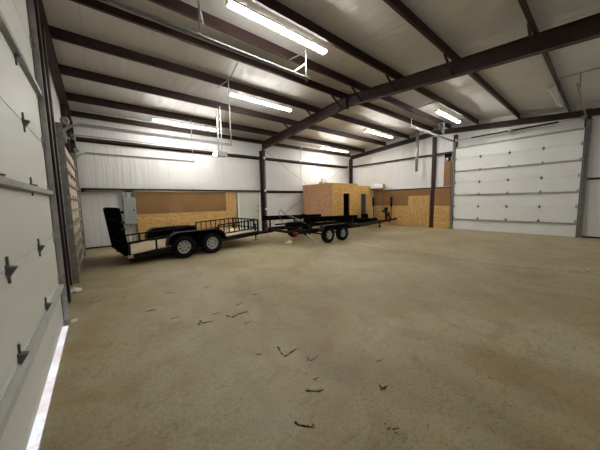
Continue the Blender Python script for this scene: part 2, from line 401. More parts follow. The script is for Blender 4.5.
# wall cable bracing
for A, B, lab in (((7.40, 12.115, 4.50), (14.55, 12.115, .25), 'thin steel bracing cable falling from the middle column top'),
                  ((14.50, 12.09, 4.25), (7.50, 12.09, .30), 'thin steel bracing cable rising towards the back corner column')):
    tag(MB().tube(A, B, .007, 6).build('bracing_cable', M['wire']), lab, 'cable')

# ------------------------------------------------------------------ overhead doors
def overhead_door(n, loc, rz, Wd, nsec, label, lmat, struts, tracklen, gap=0., seal=True):
    """local: x = inwards, y along the width, z up; leaf's inner face at x = 0"""
    H = .61; R = .30
    M_H = M['hinge']
    root = thing('door_%d' % n, label, 'overhead door', loc, (0, 0, rz)); root['kind'] = 'structure'
    top = gap + nsec*H
    for k in range(nsec):
        z0 = gap + k*H
        b = MB().box((-.045, 0, z0+.002), (0, Wd, z0+H-.004))
        b.build('door_section', lmat, root, .004)
    for z in struts:
        z += gap
        MB().prism([(0, z-.04), (.008, z-.04), (.008, z-.026), (.046, z-.024), (.046, z+.024), (.008, z+.026), (.008, z+.04), (0, z+.04)], .02, Wd-.02, 'y').build('strut', {1: M['strut_lit'] if z < 1 else M['strut'], 2: M['strut_c'], 3: M['strut']}[n], root)  # near door: low strut coloured as lit on top, upper struts as shaded
    for k in range(1, nsec):
        z = gap + k*H
        for q in (.25, .5, .75):
            y = Wd*q
            b = MB().box((0, y-.045, z-.03), (.005, y+.045, z-.006)).box((0, y-.045, z+.006), (.005, y+.045, z+.03))
            b.hexa([(.004, y-.035, z-.055), (.012, y-.012, z-.055), (.012, y+.012, z-.055), (.004, y+.035, z-.055), (.004, y-.035, z+.02), (.050, y-.018, z+.012), (.050, y+.018, z+.012), (.004, y+.035, z+.02)])
            b.tube((.014, y-.05, z), (.014, y+.05, z), .011, 8).box((.0, y-.009, z-.095), (.012, y+.009, z+.085))
            b.build('hinge', M_H, root)
        for y, s in ((.04, -1), (Wd-.04, 1)):
            b = MB().box((0, y-.035, z-.07), (.008, y+.035, z+.07)).tube((.035, y-.02*s, z), (.035, y+.085*s, z), .007, 6)
            b.tube((.035, y+.07*s, z), (.035, y+.095*s, z), .024, 12)
            b.build('roller_hinge', M['galv'], root)
    # tracks
    for y, s in ((-.03, -1), (Wd+.03, 1)):
        nm = 'door_track'
        zt = top + .02
        pts = [(.035, y, .06)] + [(.035, y, zt-.05)] + [(.035+R-R*math.cos(math.radians(a)), y, zt+R*math.sin(math.radians(a))-.05) for a in range(15, 91, 15)] + [(tracklen, y, zt+R-.05)]
        b = MB()
        for p, q in zip(pts, pts[1:]):
            hv = abs(Vector(q).z - Vector(p).z) > abs(q[0]-p[0])
            b.bar(p, q, .012 if not hv else .055, .055 if not hv else .012, (0, 0, 1) if not hv else (0, 1, 0))
        tr = b.build(nm, M['galv'], root)
        # angle that carries the vertical track
        b = MB().box((-.05, y+s*.012, .0), (.062, y+s*.022, zt+.25)).box((-.05, min(y+s*.012, y+s*.14), 0), (-.042, max(y+s*.012, y+s*.14), zt+.25))
        b.build('track_angle', M['dgalv'], tr)
        b = MB()
        z = .15
        while z < zt+.1:
            b.box((-.0415, min(y+s*.05, y+s*.075), z), (-.040, max(y+s*.05, y+s*.075), z+.06)); z += .14
        if n == 2: b.build('slot_light', M['white'], tr)  # white pieces paint the light showing at the angle's slots
        MB().bar((.3, y-s*.02, zt+R-.02), (tracklen, y-s*.02, zt+R-.02), .03, .03).build('reinforcing_angle', M['dgalv'], tr)
    # torsion shaft, drums, springs
    zt = top + .34
    sh = MB().tube((-.0+.10, .0, zt), (.10, Wd, zt), .013).build('torsion_shaft', M['galv'], root)
    for a, c in ((.16, .48), (.52, .84)):
        MB().tube((.10, Wd*a, zt), (.10, Wd*c, zt), .034, 14).build('torsion_spring', M['black'], sh)
    for y in (.06, Wd-.06): MB().lathe([(.02, -.04), (.075, -.04), (.06, 0), (.075, .04), (.02, .04)], 20, (.10, y, zt), 'y').build('cable_drum', M['galv'], sh)
    MB().box((-.04, Wd/2-.05, zt-.12), (.0, Wd/2+.05, zt+.12)).box((.0, Wd/2-.008, zt-.02), (.15, Wd/2+.008, zt+.035)).box((0, 0, zt-.045) if False else (-.04, Wd/2-.12, zt-.03), (.0, Wd/2+.12, zt+.03)).build('centre_bracket', M['galv'], sh)
    if seal: MB().box((-.045, 0, max(0, gap-.03)), (.0, Wd, gap+.002)).build('bottom_seal', M['strut'], root)
    return root
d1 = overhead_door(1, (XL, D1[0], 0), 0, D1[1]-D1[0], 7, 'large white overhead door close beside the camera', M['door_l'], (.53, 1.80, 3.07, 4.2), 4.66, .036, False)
d2 = overhead_door(2, (XL, D2[0], 0), 0, D2[1]-D2[0], 5, 'small cream ribbed overhead door in the far near-side corner', M['cream'], (.30, .61, .92, 1.22, 1.53, 1.83, 2.14, 2.44, 2.75), 3.7, .012)
d3 = overhead_door(3, (XR, D3[1], 0), math.pi, D3[1]-D3[0], 7, 'tall white sectional overhead door in the far end wall', M['door'], (.53, 1.79, 3.02, 4.22), 4.72, .012)

# track hangers
def hanger(name, label, segs, group=None, r=.035):
    t = thing(name, label, 'hanger', segs[0][0])
    for A, B in segs:
        A = Vector(A); B = Vector(B); d = (B-A).normalized()
        b = MB().bar(A, B, r, .004, (0, 1, 0) if abs(d.y) < .7 else (1, 0, 0)).bar(A+Vector((0, .0, 0)), B, .004, r, (0, 1, 0) if abs(d.y) < .7 else (1, 0, 0))
        b.build('perforated_angle', M['galv'], t, world=True)
    return t
zt1 = 4.27+.03+.02+.30-.05
hanger('track_hanger', 'grey perforated angle holding up the middle of the shiny near door track', [((1.64, 4.74, zt1+.03), (1.64, 4.74, 5.22)), ((1.64, 4.74, 5.15), (1.30, 4.2, 5.22)), ((1.64, 4.74, 5.2), (1.95, 5.42, 5.30))])
hanger('track_hanger', 'grey triangular angle bracket holding the end of the shiny near door track', [((4.12, 4.74, zt1-.05), (4.12, 4.74, 5.25)), ((4.12, 4.74, 4.95), (3.75, 4.74, 4.65)), ((4.12, 4.74, 5.2), (4.12, 5.40, 5.31))])
zt2 = 3.05+.012+.02+.30-.05
hanger('track_hanger', 'tall grey angle hanger at the opener end of the small door track', [((3.16, 7.03, zt2), (3.16, 7.03, 5.15)), ((3.16, 7.03, 5.15), (3.16, 7.88, 5.23)), ((3.16, 7.03, 5.1), (3.16, 6.4, 5.35))])
hanger('track_hanger', 'thin grey angle hanger dropping to the track end close to the back wall', [((3.16, 10.77, zt2), (3.16, 10.77, 4.98)), ((3.16, 10.77, 4.98), (3.16, 11.0, 4.98))])
zt3 = 4.27+.012+.02+.30-.05
hanger('track_hanger', 'grey angle drop at the inner end of the far door track', [((10.02, 5.13, zt3), (10.02, 5.13, 5.2)), ((10.02, 5.40, 5.24), (10.02, 4.22, 5.24))])
hanger('track_hanger', 'grey triangular bracket over the far door track near the end wall', [((13.2, 5.13, zt3), (13.2, 5.13, 5.3)), ((13.2, 5.13, 4.75), (13.2, 5.42, 5.28)), ((13.2, 5.42, 5.28), (13.2, 4.22, 5.24))])
hanger('track_hanger', 'faint grey angle drop under the roof beside the unlit fixture', [((10.5, .64, zt3), (10.5, .64, 5.0)), ((10.5, .2, 5.0), (10.5, 1.15, 5.0))])

# trolley opener of the small door
t = thing('door_opener', 'grey ceiling-hung door opener with its lamp lit, in front of the back wall', 'door opener', (3.62, 9.0, 3.36))
MB().box((-.17, -.13, -.02), (.20, .13, .15)).build('motor_housing', M['panelgrey'], t, .02)
MB().box((-.23, -.11, .0), (-.172, .11, .12)).build('lamp_lens', M['litbulb'], t, .01)
MB().box((-4.05, -.015, .155), (.0, .015, .185)).build('rail', M['galv'], t)
b = MB()
for y in (-.13, .13): b.bar((.0, y, .12), (.0, y, 1.72), .035, .006)
b.bar((-.14, -.13, .1), (-.12, -.13, 1.35), .03, .005)
b.bar((0, -.13, 1.3), (0, .13, 1.5), .03, .005)
b.build('support_strap', M['galv'], t)
# chain hoist / jackshaft opener of the far door
t = thing('jackshaft_opener', 'black wall opener mounted beside the top of the far overhead door', 'door opener', (XR-.10, 5.42, 3.62))
MB().box((-.09, -.11, 0), (.09, .12, .22)).build('housing', M['black'], t, .015)
MB().box((-.10, -.05, .02), (-.092, .05, .16)).build('cover_plate', M['galv'], t)
MB().box((-.05, -.15, .22), (.09, .16, .40)).build('gear_case', M['blackm'], t, .01)
tag(MB().box((XR-.04, 5.27, 2.30), (XR, 5.62, 3.60)).build('plywood_backer', M['brown']), 'upright brown board under the black opener at the door edge', 'board')
# conduit on top, small flues
t = thing('flue_pipe', 'shiny galvanised pipe hanging from the roof beside the far end wall', 'pipe', (14.35, 6.96, 3.22))
MB().lathe([(.085, 0), (.085, 2.30), (.075, 2.30), (.075, 0)], 20, (0, 0, 0), 'z').build('pipe', M['galv'], t)
MB().lathe([(.09, 0), (.09, .05), (.086, .05), (.086, 0)], 20, (0, 0, 1.1), 'z').build('joint_band', M['galv'], t)
t = thing('electrical_conduit', 'thin grey conduit dropping down the back wall behind the strand board room', 'conduit', (9.92, 12.04, 2.64))
MB().path([(0, 0, 0), (0, 0, 2.2), (.05, -.05, 2.3), (.55, -.9, 2.38)], .014).build('pipe', M['galv'], t)
MB().box((-.06, -.03, 1.44), (.06, .02, 1.58)).build('junction_box', M['white'], t, .004)

# ------------------------------------------------------------------ lights
def fixture(loc, label, lit=True, L=2.44):
    t = thing('fluorescent_light', label, 'ceiling light', loc, group=None)
    MB().prism([(-.07, 0), (.07, 0), (.055, .05), (-.055, .05)], -L/2, L/2, 'x').build('housing', M['fixture'], t)
    for y in (-.042, .042):
        MB().tube((-L/2+.02, y, -.026), (L/2-.02, y, -.026), .019, 12).build('tube', M['tube'] if lit else M['tube_off'], t)
    for x in (-L/2, L/2-.02): MB().box((x, -.065, -.05), (x+.02, .065, 0)).build('end_cap', M['fixture'], t)
    for x in (-.8, .8): MB().tube((x, 0, .05), (x, 0, .13), .005, 6).build('hanger_rod', M['galv'], t)
    return t
fixture((3.24, 4.42, 5.18), 'bright double-tube light running off the top edge of the picture')
fixture((4.72, 7.76, 5.11), 'bright tube light above the ceiling-hung door opener')
fixture((3.05, 11.0, 4.84), 'bright tube light nearest the back wall above the utility trailer')
fixture((11.8, 7.76, 5.11), 'bright tube light beyond the big rafter above the strand board room')
fixture((12.0, 4.50, 5.16), 'bright tube light above the corner of the far overhead door')
fixture((11.85, 11.0, 4.84), 'small bright tube light in the far back corner of the roof')
fixture((11.75, 1.22, 4.84), 'unlit double-tube light under the roof in front of the far overhead door', False)

# ------------------------------------------------------------------ wall boards
def board(x0, x1, z0, z1, m, name, label, y=YB, th=.018):
    tag(MB().box((x0, y-th, z0), (x1, y, z1)).build(name, m, None), label, 'board')
board(1.20, 3.08, .02, 1.235, M['ply'], 'plywood_sheet', 'knotty plywood sheet low on the back wall behind the trailer ramp')
board(3.085, 5.03, .02, 1.235, M['ply'], 'plywood_sheet', 'knotty plywood sheet low on the back wall behind the trailer wheels')
board(1.20, 2.44, 1.24, 2.21, M['brown'], 'hardboard_sheet', 'brown board right beside the grey electrical panel')
board(2.445, 5.03, 1.24, 2.21, M['brown'], 'hardboard_sheet', 'wide brown board in the middle of the back wall')
board(5.035, 5.60, .02, 2.21, M['ply_v'], 'plywood_sheet', 'narrow upright plywood strip next to the pale walk door')
def boardR(y0, y1, z0, z1, m, name, label, th=.018, x=XR):
    tag(MB().box((x-th, y0, z0), (x, y1, z1)).build(name, m), label, 'board')
boardR(6.32, 10.2, 1.24, 2.19, M['brown'], 'hardboard_sheet', 'long brown board on the end wall above the plywood')
boardR(5.26, 6.08, 1.24, 2.19, M['brown'], 'hardboard_sheet', 'brown board between the end wall column and the overhead door')
boardR(7.6, 10.2, .02, 1.235, M['ply'], 'plywood_sheet', 'plywood sheet low on the end wall behind the boat trailer coupler')
boardR(5.26, 6.08, .02, 1.235, M['ply'], 'plywood_sheet', 'plywood sheet low between the end wall column and the overhead door')
boardR(6.32, 7.58, .02, 1.84, M['ply_v'], 'plywood_sheet', 'tall plywood sheet overlapping the brown board left of the end wall column', .02, XR-.019)
boardR(6.32, 7.595, .02, 1.235, M['ply'], 'plywood_backing', 'plywood backing behind the tall plywood sheet')

# ------------------------------------------------------------------ walk door
d4 = thing('door_4', 'pale green walk door in the back wall left of the middle column', 'door', (5.66, YB, 0)); d4['kind'] = 'structure'
MB().box((0, -.03, 0), (.09, .16, 2.21)).box((1.30, -.03, 0), (1.38, .16, 2.21)).box((.09, -.03, 2.14), (1.30, .16, 2.21)).build('door_frame', M['white'], d4, .004)
MB().box((.10, .0, .02), (1.29, .045, 2.135)).build('door_leaf', M['mandoor'], d4, .004)
for z in (1.15, 1.43):
    MB().lathe([(.001, -.06), (.028, -.055), (.034, -.03), (.015, -.02), (.015, 0), (.036, 0), (.036, .005), (.001, .005)], 16, (1.20, -.0, z), 'y').build('door_knob' if z < 1.3 else 'deadbolt', M['black'], d4)
for z in (.35, 1.1, 1.9): MB().tube((.095, -.008, z-.05), (.095, -.008, z+.05), .009, 8).build('hinge', M['galv'], d4)

# ------------------------------------------------------------------ electrical panel and conduits
t = thing('breaker_box', 'grey electrical breaker box on the back wall above the trailer ramp', 'breaker box', (.97, 12.02, .88))
MB().box((-.21, -.07, 0), (.21, .12, 1.06)).build('cabinet', M['panelgrey'], t, .006)
MB().box((-.195, -.082, .02), (.195, -.071, 1.04)).build('door', M['panelgrey'], t, .004)
MB().box((.11, -.095, .50), (.15, -.083, .58)).build('latch', M['black'], t)
def elbow(pts, label, r=.02):
    tag(MB().path(pts, r, 8).build('electrical_conduit', M['dgalv']), label, 'conduit')
def bend(x, z, dx, xe):
    c = 12.08; R = .14; s = 1 if dx > 0 else -1
    return [(x, c, 1.95), (x, c, z-R)] + [(x+s*R*(1-math.cos(math.radians(a))), c, z-R+R*math.sin(math.radians(a))) for a in (20, 45, 70, 90)] + [(xe, c, z)]
elbow(bend(.80, 2.17, -1, -.35), 'upper grey conduit bending from the panel towards the corner')
elbow([(p[0], p[1]+.038, p[2]) for p in bend(.90, 2.20, -1, -.30)], 'second grey conduit bending from the panel towards the corner')
elbow(bend(1.06, 2.19, 1, 7.05), 'long grey conduit running from the panel along the girt towards the middle column')
elbow([(.84, 12.08, 0.0), (.84, 12.08, .875)], 'grey conduit rising from the floor into the left underside of the panel')
elbow([(1.0, 12.08, 0.0), (1.0, 12.08, .875)], 'grey conduit rising from the floor into the right underside of the panel')

# ------------------------------------------------------------------ strand board room
X0, X1, XM, Y0, Y1 = 10.10, 13.80, 12.30, 9.55, 12.07
t = thing('plywood_room', 'small room built of strand board in the back corner', 'site-built room', (X0, Y0, 0))
def wb(b, x0, x1, z0, z1): b.box((x0-X0, 0, z0), (x1-X0, .09, z1))
b = MB(); wb(b, X0, 10.95, 0, 2.60); wb(b, 10.95, 11.62, 2.10, 2.60); wb(b, 11.62, XM, 0, 2.60)
b.build('front_wall', M['osb'], t)
b = MB(); wb(b, XM, 12.60, 0, 2.49); wb(b, 12.60, 13.16, 2.05, 2.49); wb(b, 12.60, 13.16, 0, .62); wb(b, 13.16, X1, 0, 2.49)
b.build('front_wall', M['osb'], t)
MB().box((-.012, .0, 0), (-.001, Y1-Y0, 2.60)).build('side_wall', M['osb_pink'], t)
MB().box((0, .09, 0), (.08, Y1-Y0, 2.58)).build('inner_side_wall', M['osb'], t)
MB().box((X1-X0-.08, .09, 0), (X1-X0, Y1-Y0, 2.48)).build('side_wall', M['osb'], t)
MB().box((.0, .0, 2.601), (XM-X0, Y1-Y0, 2.625)).box((XM-X0+.001, 0, 2.491), (X1-X0, Y1-Y0, 2.515)).build('roof', M['osb'], t)
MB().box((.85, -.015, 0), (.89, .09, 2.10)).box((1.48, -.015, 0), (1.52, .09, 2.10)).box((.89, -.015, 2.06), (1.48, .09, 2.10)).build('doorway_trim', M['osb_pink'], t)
w = MB().box((2.50, -.02, .62), (2.55, .09, 2.05)).box((3.01, -.02, .62), (3.06, .09, 2.05)).box((2.55, -.02, 2.0), (3.01, .09, 2.05)).box((2.55, -.02, .62), (3.01, .09, .67)).build('window_frame', M['galv'], t)
MB().box((2.55, .04, .67), (3.01, .05, 2.0)).build('window_pane', plain('dark_glass', (.05, .055, .06), .12), w)
MB().box((3.72, -.03, 0), (3.80, .02, 2.3)).build('corner_trim', M['white'], t)
MB().box((.1, 1.7, .0), (3.6, 1.76, 2.4)).build('interior_shade_sheet', M['dark'], t)  # dark sheet added behind the openings to paint the unlit interior
tag(MB().box((12.62, 9.31, .46), (13.05, 9.528, .78)).build('tool_box', M['blackm'], None, .01), 'black box fixed below the narrow window of the strand board room', 'box')
t = thing('storage_cabinet', 'dark cabinet standing just inside the doorway of the strand board room', 'cabinet', (11.35, 10.3, 0))
MB().box((-.28, -.25, 0), (.28, .25, 1.05)).build('cabinet_body', plain('dark_brown_wood', (.10, .05, .025), .5), t, .01)
MB().box((-.25, -.27, .06), (.25, -.251, 1.0)).build('cabinet_door', plain('brown_wood_door', (.16, .08, .04), .5), t, .006)
# air conditioner at the side
t = thing('air_conditioner', 'long white box-shaped air conditioner at the outer corner of the strand board room', 'air conditioner', (13.45, 9.20, 2.36))
MB().box((0, 0, 0), (1.02, .28, .29)).build('casing', M['white'], t, .025)
MB().box((.04, -.010, .03), (.98, -.001, .09)).build('air_outlet', M['fixture'], t)
MB().box((1.03, -.02, -.14), (1.25, .28, .31)).build('wooden_bracket', M['ply_v'], t)
MB().box((.10, .05, -.10), (1.02, .29, -.01)).build('shelf', M['brown'], t)
MB().path([(.95, .0, -.005), (.98, -.03, -.4), (1.0, 0, -.9), (.97, .0, -1.5)], .014, 6).build('power_cord', M['wire'], t)
# cable coil on the roof of the room
b = MB()
for k in range(3): b.path(arc((11.0+.05*k, 11.2, 2.80), .22-.03*k, 0, 180, 14, 'xz'), .012, 6)
b.path([(10.95, 11.25, 2.80), (10.9, 11.3, 3.6), (10.9, 11.9, 4.0)], .008, 6)
b.box((10.75, 11.1, 2.626), (11.3, 11.3, 2.80))
tag(b.build('cable_coil', M['galv']), 'loop of grey cable lying on the roof of the strand board room', 'cable')

# ------------------------------------------------------------------ wheels
def make_wheel(par, loc, r, w, rimr, side, spokes=8, name='wheel'):
    """axle along local y; side = -1 faces the camera side"""
    b = MB(); h = w/2
    b.lathe([(rimr, -h*.8), (rimr+.02, -h), (r*.90, -h), (r*.98, -h*.72), (r, -h*.4), (r, h*.4), (r*.98, h*.72), (r*.90, h), (rimr+.02, h), (rimr, h*.8)], 40, loc, 'y')
    wh = b.build(name, M['rubber'], par)
    x, y, z = loc; s = side
    b = MB()
    b.lathe([(rimr, -h*.82), (rimr+.012, -h*.86), (rimr+.012, -h*.70), (rimr-.012, -h*.60), (rimr-.02, h*.7), (rimr, h*.8)], 40, loc, 'y')
    fy = y + s*h*.45
    # disc with openings made of spokes plus inner and outer rings
    b.lathe([(.030, fy-y-.006), (rimr*.50, fy-y-.006+s*.01), (rimr*.50, fy-y+.006), (.030, fy-y+.006)], 32, loc, 'y')
    b.lathe([(rimr*.80, fy-y-.006), (rimr-.006, fy-y-.006), (rimr-.006, fy-y+.006), (rimr*.80, fy-y+.006)], 32, loc, 'y')
    for k in range(spokes):
        a = 2*math.pi*k/spokes; ca, sa = math.cos(a), math.sin(a)
        b.bar((x+ca*rimr*.45, fy, z+sa*rimr*.45), (x+ca*rimr*.84, fy, z+sa*rimr*.84), rimr*.30, .012, (0, 1, 0))
    b.build('rim', M['rim'], wh)
    MB().lathe([(.001, s*.05), (.028, s*.045), (.032, 0), (.001, 0)], 16, (x, fy, z), 'y').build('hub_cap', M['galv'], wh)
    b = MB().lathe([(rimr*.99, -h*.1), (rimr*.99, h*.1), (.02, h*.1), (.02, -h*.1)], 32, (x, y-s*h*.15, z), 'y'); b.build('brake_drum', M['blackm'], wh)
    return wh
def fender(par, x0, x1, y0, y1, z, drop, m, r=.30):
    """smooth tandem fender: arcs at both ends, flat top"""
    th = .012; outer = []
    for a in range(180, 89, -10): outer.append((x0+r+r*math.cos(math.radians(a)), z-r+r*math.sin(math.radians(a))))
    for a in range(90, -1, -10): outer.append((x1-r+r*math.cos(math.radians(a)), z-r+r*math.sin(math.radians(a))))
    outer = [(x0, z-r-drop)] + outer + [(x1, z-r-drop)]
    b = MB()
    for (xa, za), (xb, zb) in zip(outer, outer[1:]):
        b.hexa([(xa, y0, za-th), (xb, y0, zb-th), (xb, y1, zb-th), (xa, y1, za-th), (xa, y0, za), (xb, y0, zb), (xb, y1, zb), (xa, y1, za)])
        # outer lip
    for (xa, za), (xb, zb) in zip(outer, outer[1:]):
        b.bar((xa, y0, za-.01), (xb, y0, zb-.01), .012, .035)
    ym = y1 if abs(y1) < abs(y0) or True else y0
    cx = (x0+x1)/2
    fo = b.build('fender', m, par)
    MB().prism([(x, zz-.013) for x, zz in outer], y1-.006 if y1 > y0 else y1, y1 if y1 > y0 else y1+.006, 'y').build('inner_panel', M['blackm'], fo)
    return fo

# ------------------------------------------------------------------ utility trailer (local x forwards, y to the far side, deck tilts slightly up to the front)
yaw = math.radians(6.5); P0 = Vector((2.35, 8.30, 0))
T = thing('utility_trailer', 'black tandem-axle utility trailer with board deck and raised ramp by the back wall', 'trailer', P0, (0, 0, yaw))
WB = 1.85; UR, UF = -1.82, 2.48
def dz(u): return .395 + .045*u - (.05*(-1.0-u) if u < -1.0 else 0)
b = MB()
for y in (0.03, WB-.03): 
    b.bar((UR, y, dz(UR)-.07), (-1.0, y, dz(-1.0)-.07), .06, .15).bar((-1.0, y, dz(-1.0)-.07), (UF, y, dz(UF)-.07), .06, .15)
for u in (UR+.03, -1.2, -.6, 0, .6, 1.2, 1.8, UF-.03): b.bar((u, .05, dz(u)-.06), (u, WB-.05, dz(u)-.06), .05, .08)
# tongue
b.bar((UF-.6, .35, .36), (3.72, WB/2-.03, .29), .06, .09).bar((UF-.6, WB-.35, .36), (3.72, WB/2+.03, .29), .06, .09)
b.bar((UF+.35, .62, .34), (UF+.35, WB-.62, .34), .05, .06)
b.build('chassis', M['black'], T)
b = MB()
for a, c in ((UR+.02, -1.0), (-1.0, UF-.02)):
    b.hexa([(a, .06, dz(a)-.015), (c, .06, dz(c)-.015), (c, WB-.06, dz(c)-.015), (a, WB-.06, dz(a)-.015), (a, .06, dz(a)+.02), (c, .06, dz(c)+.02), (c, WB-.06, dz(c)+.02), (a, WB-.06, dz(a)+.02)])
b.build('deck', M['planks'], T)
RH = .35
for y in (0.0, WB):
    b = MB(); U1 = .82
    b.bar((UR, y, dz(UR)+RH), (U1, y, dz(U1)+RH-.01), .04, .05)
    for u in (UR+.03, -1.13, -.0 if y else -1.13): b.bar((u, y, dz(u)-.1), (u, y, dz(u)+RH), .045, .045)
    # lattice at the front
    b.bar((U1, y, dz(U1)+.46), (UF, y, dz(UF)+.46), .04, .045).bar((U1, y, dz(U1)+.14), (UF, y, dz(UF)+.14), .04, .04)
    n = 8
    for k in range(n+1):
        u = U1 + (UF-U1)*k/n; wd = .05 if k in (0, n) else .028
        b.bar((u, y, dz(u)+(-.08 if k in (0, n) else .14)), (u, y, dz(u)+.46), wd, wd)
    b.build('side_rail', M['black'], T)
b = MB(); u = UF
b.bar((u, 0, dz(u)+.46), (u, WB, dz(u)+.46), .045, .045).bar((u, 0, dz(u)+.14), (u, WB, dz(u)+.14), .04, .04)
for k in range(1, 8):
    y = WB*k/8; b.bar((u, y, dz(u)), (u, y, dz(u)+.46), .028, .028)
b.build('front_rail', M['black'], T)
# ramp, folded up
A0 = Vector((UR-.03, 0, dz(UR)+.02)); A1 = Vector((UR-.17, 0, 1.56))
ramp_d = A1-A0
b = MB()
for y in (0.03, WB-.03): b.bar(A0+Vector((0, y, 0)), A1+Vector((0, y, 0)), .05, .13, (1, 0, 0))
for k in range(5):
    p = A0 + ramp_d*(k/4.); b.bar(p+Vector((0, .03, 0)), p+Vector((0, WB-.03, 0)), .05, .05)
for k in range(1, 14): b.bar(A0+Vector((0, WB*k/14, 0)), A1+Vector((0, WB*k/14, 0)), .03, .05, (1, 0, 0))
rp = b.build('ramp', M['blackm'], T)
b = MB(); p = A0 + ramp_d*.01; q = A0+ramp_d*.995; nrm = Vector((1, 0, .1)).normalized()*.006
b.hexa([p+Vector((0, .05, 0))-nrm, p+Vector((0, WB-.05, 0))-nrm, q+Vector((0, WB-.05, 0))-nrm, q+Vector((0, .05, 0))-nrm,
        p+Vector((0, .05, 0))+nrm, p+Vector((0, WB-.05, 0))+nrm, q+Vector((0, WB-.05, 0))+nrm, q+Vector((0, .05, 0))+nrm])
b.build('expanded_mesh', plain('dark_expanded_metal', (.003, .003, .003), 1, 0, 0.), rp)
# ramp side latch brackets seen on the near edge
for z in (.96, 1.15, 1.42): MB().box((UR-.11, -.05, z), (UR-.03, -.01, z+.07)).build('latch', M['black'], rp)
for y in (.12, WB-.12): MB().box((UR-.03, y-.09, .20), (UR-.012, y+.09, .28)).build('tail_light', M['pinklens'], T)
MB().box((UR-.02, -.04, .20), (UR+.10, -.005, .28)).build('side_light', M['pinklens'], T)
for u in (-.44, .46):
    for y, s in ((-.18, -1), (WB+.18, 1)):
        make_wheel(T, (u, y, .345), .345, .20, .195, s)
    MB().tube((u, -.1, .345), (u, WB+.1, .345), .03).build('axle', M['blackm'], T)
for y0, y1 in ((-.30, -.03), (WB+.30, WB+.03)): fender(T, -.90, .92, y0, y1, .80, .04, M['black'], .34)
j = MB().tube((3.02, WB/2, .10), (3.02, WB/2, .72), .035).tube((3.02, WB/2, .02), (3.02, WB/2, .12), .022).build('jack', M['black'], T)
MB().box((2.94, WB/2-.08, .0), (3.10, WB/2+.08, .02)).build('jack_foot', M['black'], j)
MB().tube((3.02, WB/2, .70), (3.02, WB/2-.16, .70), .010, 6).build('crank_handle', M['black'], j)
MB().box((3.70, WB/2-.05, .25), (3.95, WB/2+.05, .34)).lathe([(.001, -.03), (.05, -.02), (.05, .05), (.001, .06)], 14, (3.97, WB/2, .29), 'z').build('coupler', M['black'], T, .006)
b = MB().path([(3.6, WB/2, .25), (3.7, WB/2+.03, .10), (3.85, WB/2+.05, .02), (4.0, WB/2+.03, .02)], .010, 6)
b.build('safety_chain', M['dgalv'], T)
# leaf springs hint
for y in (-.05, WB+.05): MB().bar((-.75, y, .30), (.0, y, .24), .04, .03).bar((.0, y, .24), (.75, y, .30), .04, .03).build('leaf_spring', M['blackm'], T)

# ------------------------------------------------------------------ boat trailer
B = thing('boat_trailer', 'long black empty boat trailer with bunks and winch post before the strand board room', 'trailer', (7.36, 7.95, 0))
ox = 7.36
def L(x, y, z): return (x-ox, y-7.95, z)
b = MB()
for s in (-1, 1):
    b.bar(L(5.45, 7.95+s*.90, .52), L(9.2, 7.95+s*.90, .50), .06, .15)
    b.bar(L(9.2, 7.95+s*.90, .50), L(12.4, 7.95+s*.08, .44), .06, .15)
for x in (5.5, 6.3, 8.3, 9.2): b.bar(L(x, 7.05, .50), L(x, 8.85, .50), .07, .09)
b.bar(L(10.8, 7.45, .44), L(10.8, 8.45, .44), .06, .08)
b.bar(L(10.0, 7.95, .37), L(13.75, 7.95, .46), .09, .10)
b.build('frame', M['black'], B)
for s, xa, xb in ((-1, 5.85, 8.95), (1, 5.25, 8.6)):
    y = 7.95+s*.98
    o = MB().bar(L(xa, y, .98), L(xb, y, .90), .045, .19).build('bunk', M['blackm'], B)
    for x in (xa+.35, (xa+xb)/2, xb-.35): MB().bar(L(x, y, .52), L(x, y, .92), .05, .05).build('bunk_bracket', M['black'], o)
for s in (-1, 1):
    y = 7.95+s*.38
    o = MB().bar(L(5.5, y, .74), L(8.6, y, .70), .14, .05).build('bunk', M['blackm'], B)
    o2 = MB().bar(L(8.4, y-s*.02, .72), L(11.5, y-s*.12, .64), .14, .09).build('bunk', M['blackm'], B)
    for x in (6.3, 8.3): MB().bar(L(x, y, .52), L(x, y, .70), .05, .05).build('bunk_bracket', M['black'], o)
    for x in (9.2, 10.8): MB().bar(L(x, y-s*.06, .46), L(x, y-s*.06, .64), .05, .05).build('bunk_bracket', M['black'], o2)
for x in (6.95, 7.78):
    for s in (-1, 1): make_wheel(B, L(x, 7.95+s*1.12, .315), .315, .19, .165, s, 5)
    MB().tube(L(x, 6.9, .315), L(x, 9.0, .315), .03).build('axle', M['blackm'], B)
for y0, y1 in ((-1.24, -.98), (1.24, .98)): fender(B, 6.55-ox, 8.18-ox, y0, y1, .70, .0, M['black'], .22)
for s in (-1, 1):
    MB().box(L(5.40, 7.95+s*1.0-.10, .44), L(5.46, 7.95+s*1.0+.10, .55)).build('tail_light', M['redlens'], B)
    MB().bar(L(5.46, 7.95+s*.80, .50), L(5.46, 7.95+s*1.08, .50), .04, .04).build('light_bracket', M['black'], B)
MB().box(L(7.2, 6.98, .46), L(7.5, 7.01, .56)).build('reflector', M['pinklens'], B)
w = MB().bar(L(12.9, 7.95, .45), L(12.85, 7.95, 1.12), .09, .12).bar(L(13.35, 7.95, .48), L(12.9, 7.95, .95), .06, .06).build('winch_post', M['black'], B)
MB().lathe([(.03, -.07), (.09, -.07), (.09, -.055), (.035, -.05), (.035, .05), (.09, .055), (.09, .07), (.03, .07)], 20, L(12.85, 7.95, 1.12), 'y').build('winch', M['blackm'], w)
MB().box(L(12.60, 7.87, .92), L(12.74, 8.03, 1.05)).build('bow_stop', M['rubber'], w, .02)
MB().box(L(12.73, 7.93, .95), L(12.85, 7.97, 1.02)).build('stop_arm', M['black'], w)
MB().box(L(13.72, 7.89, .42), L(14.0, 8.01, .54)).build('coupler', M['black'], B, .02)
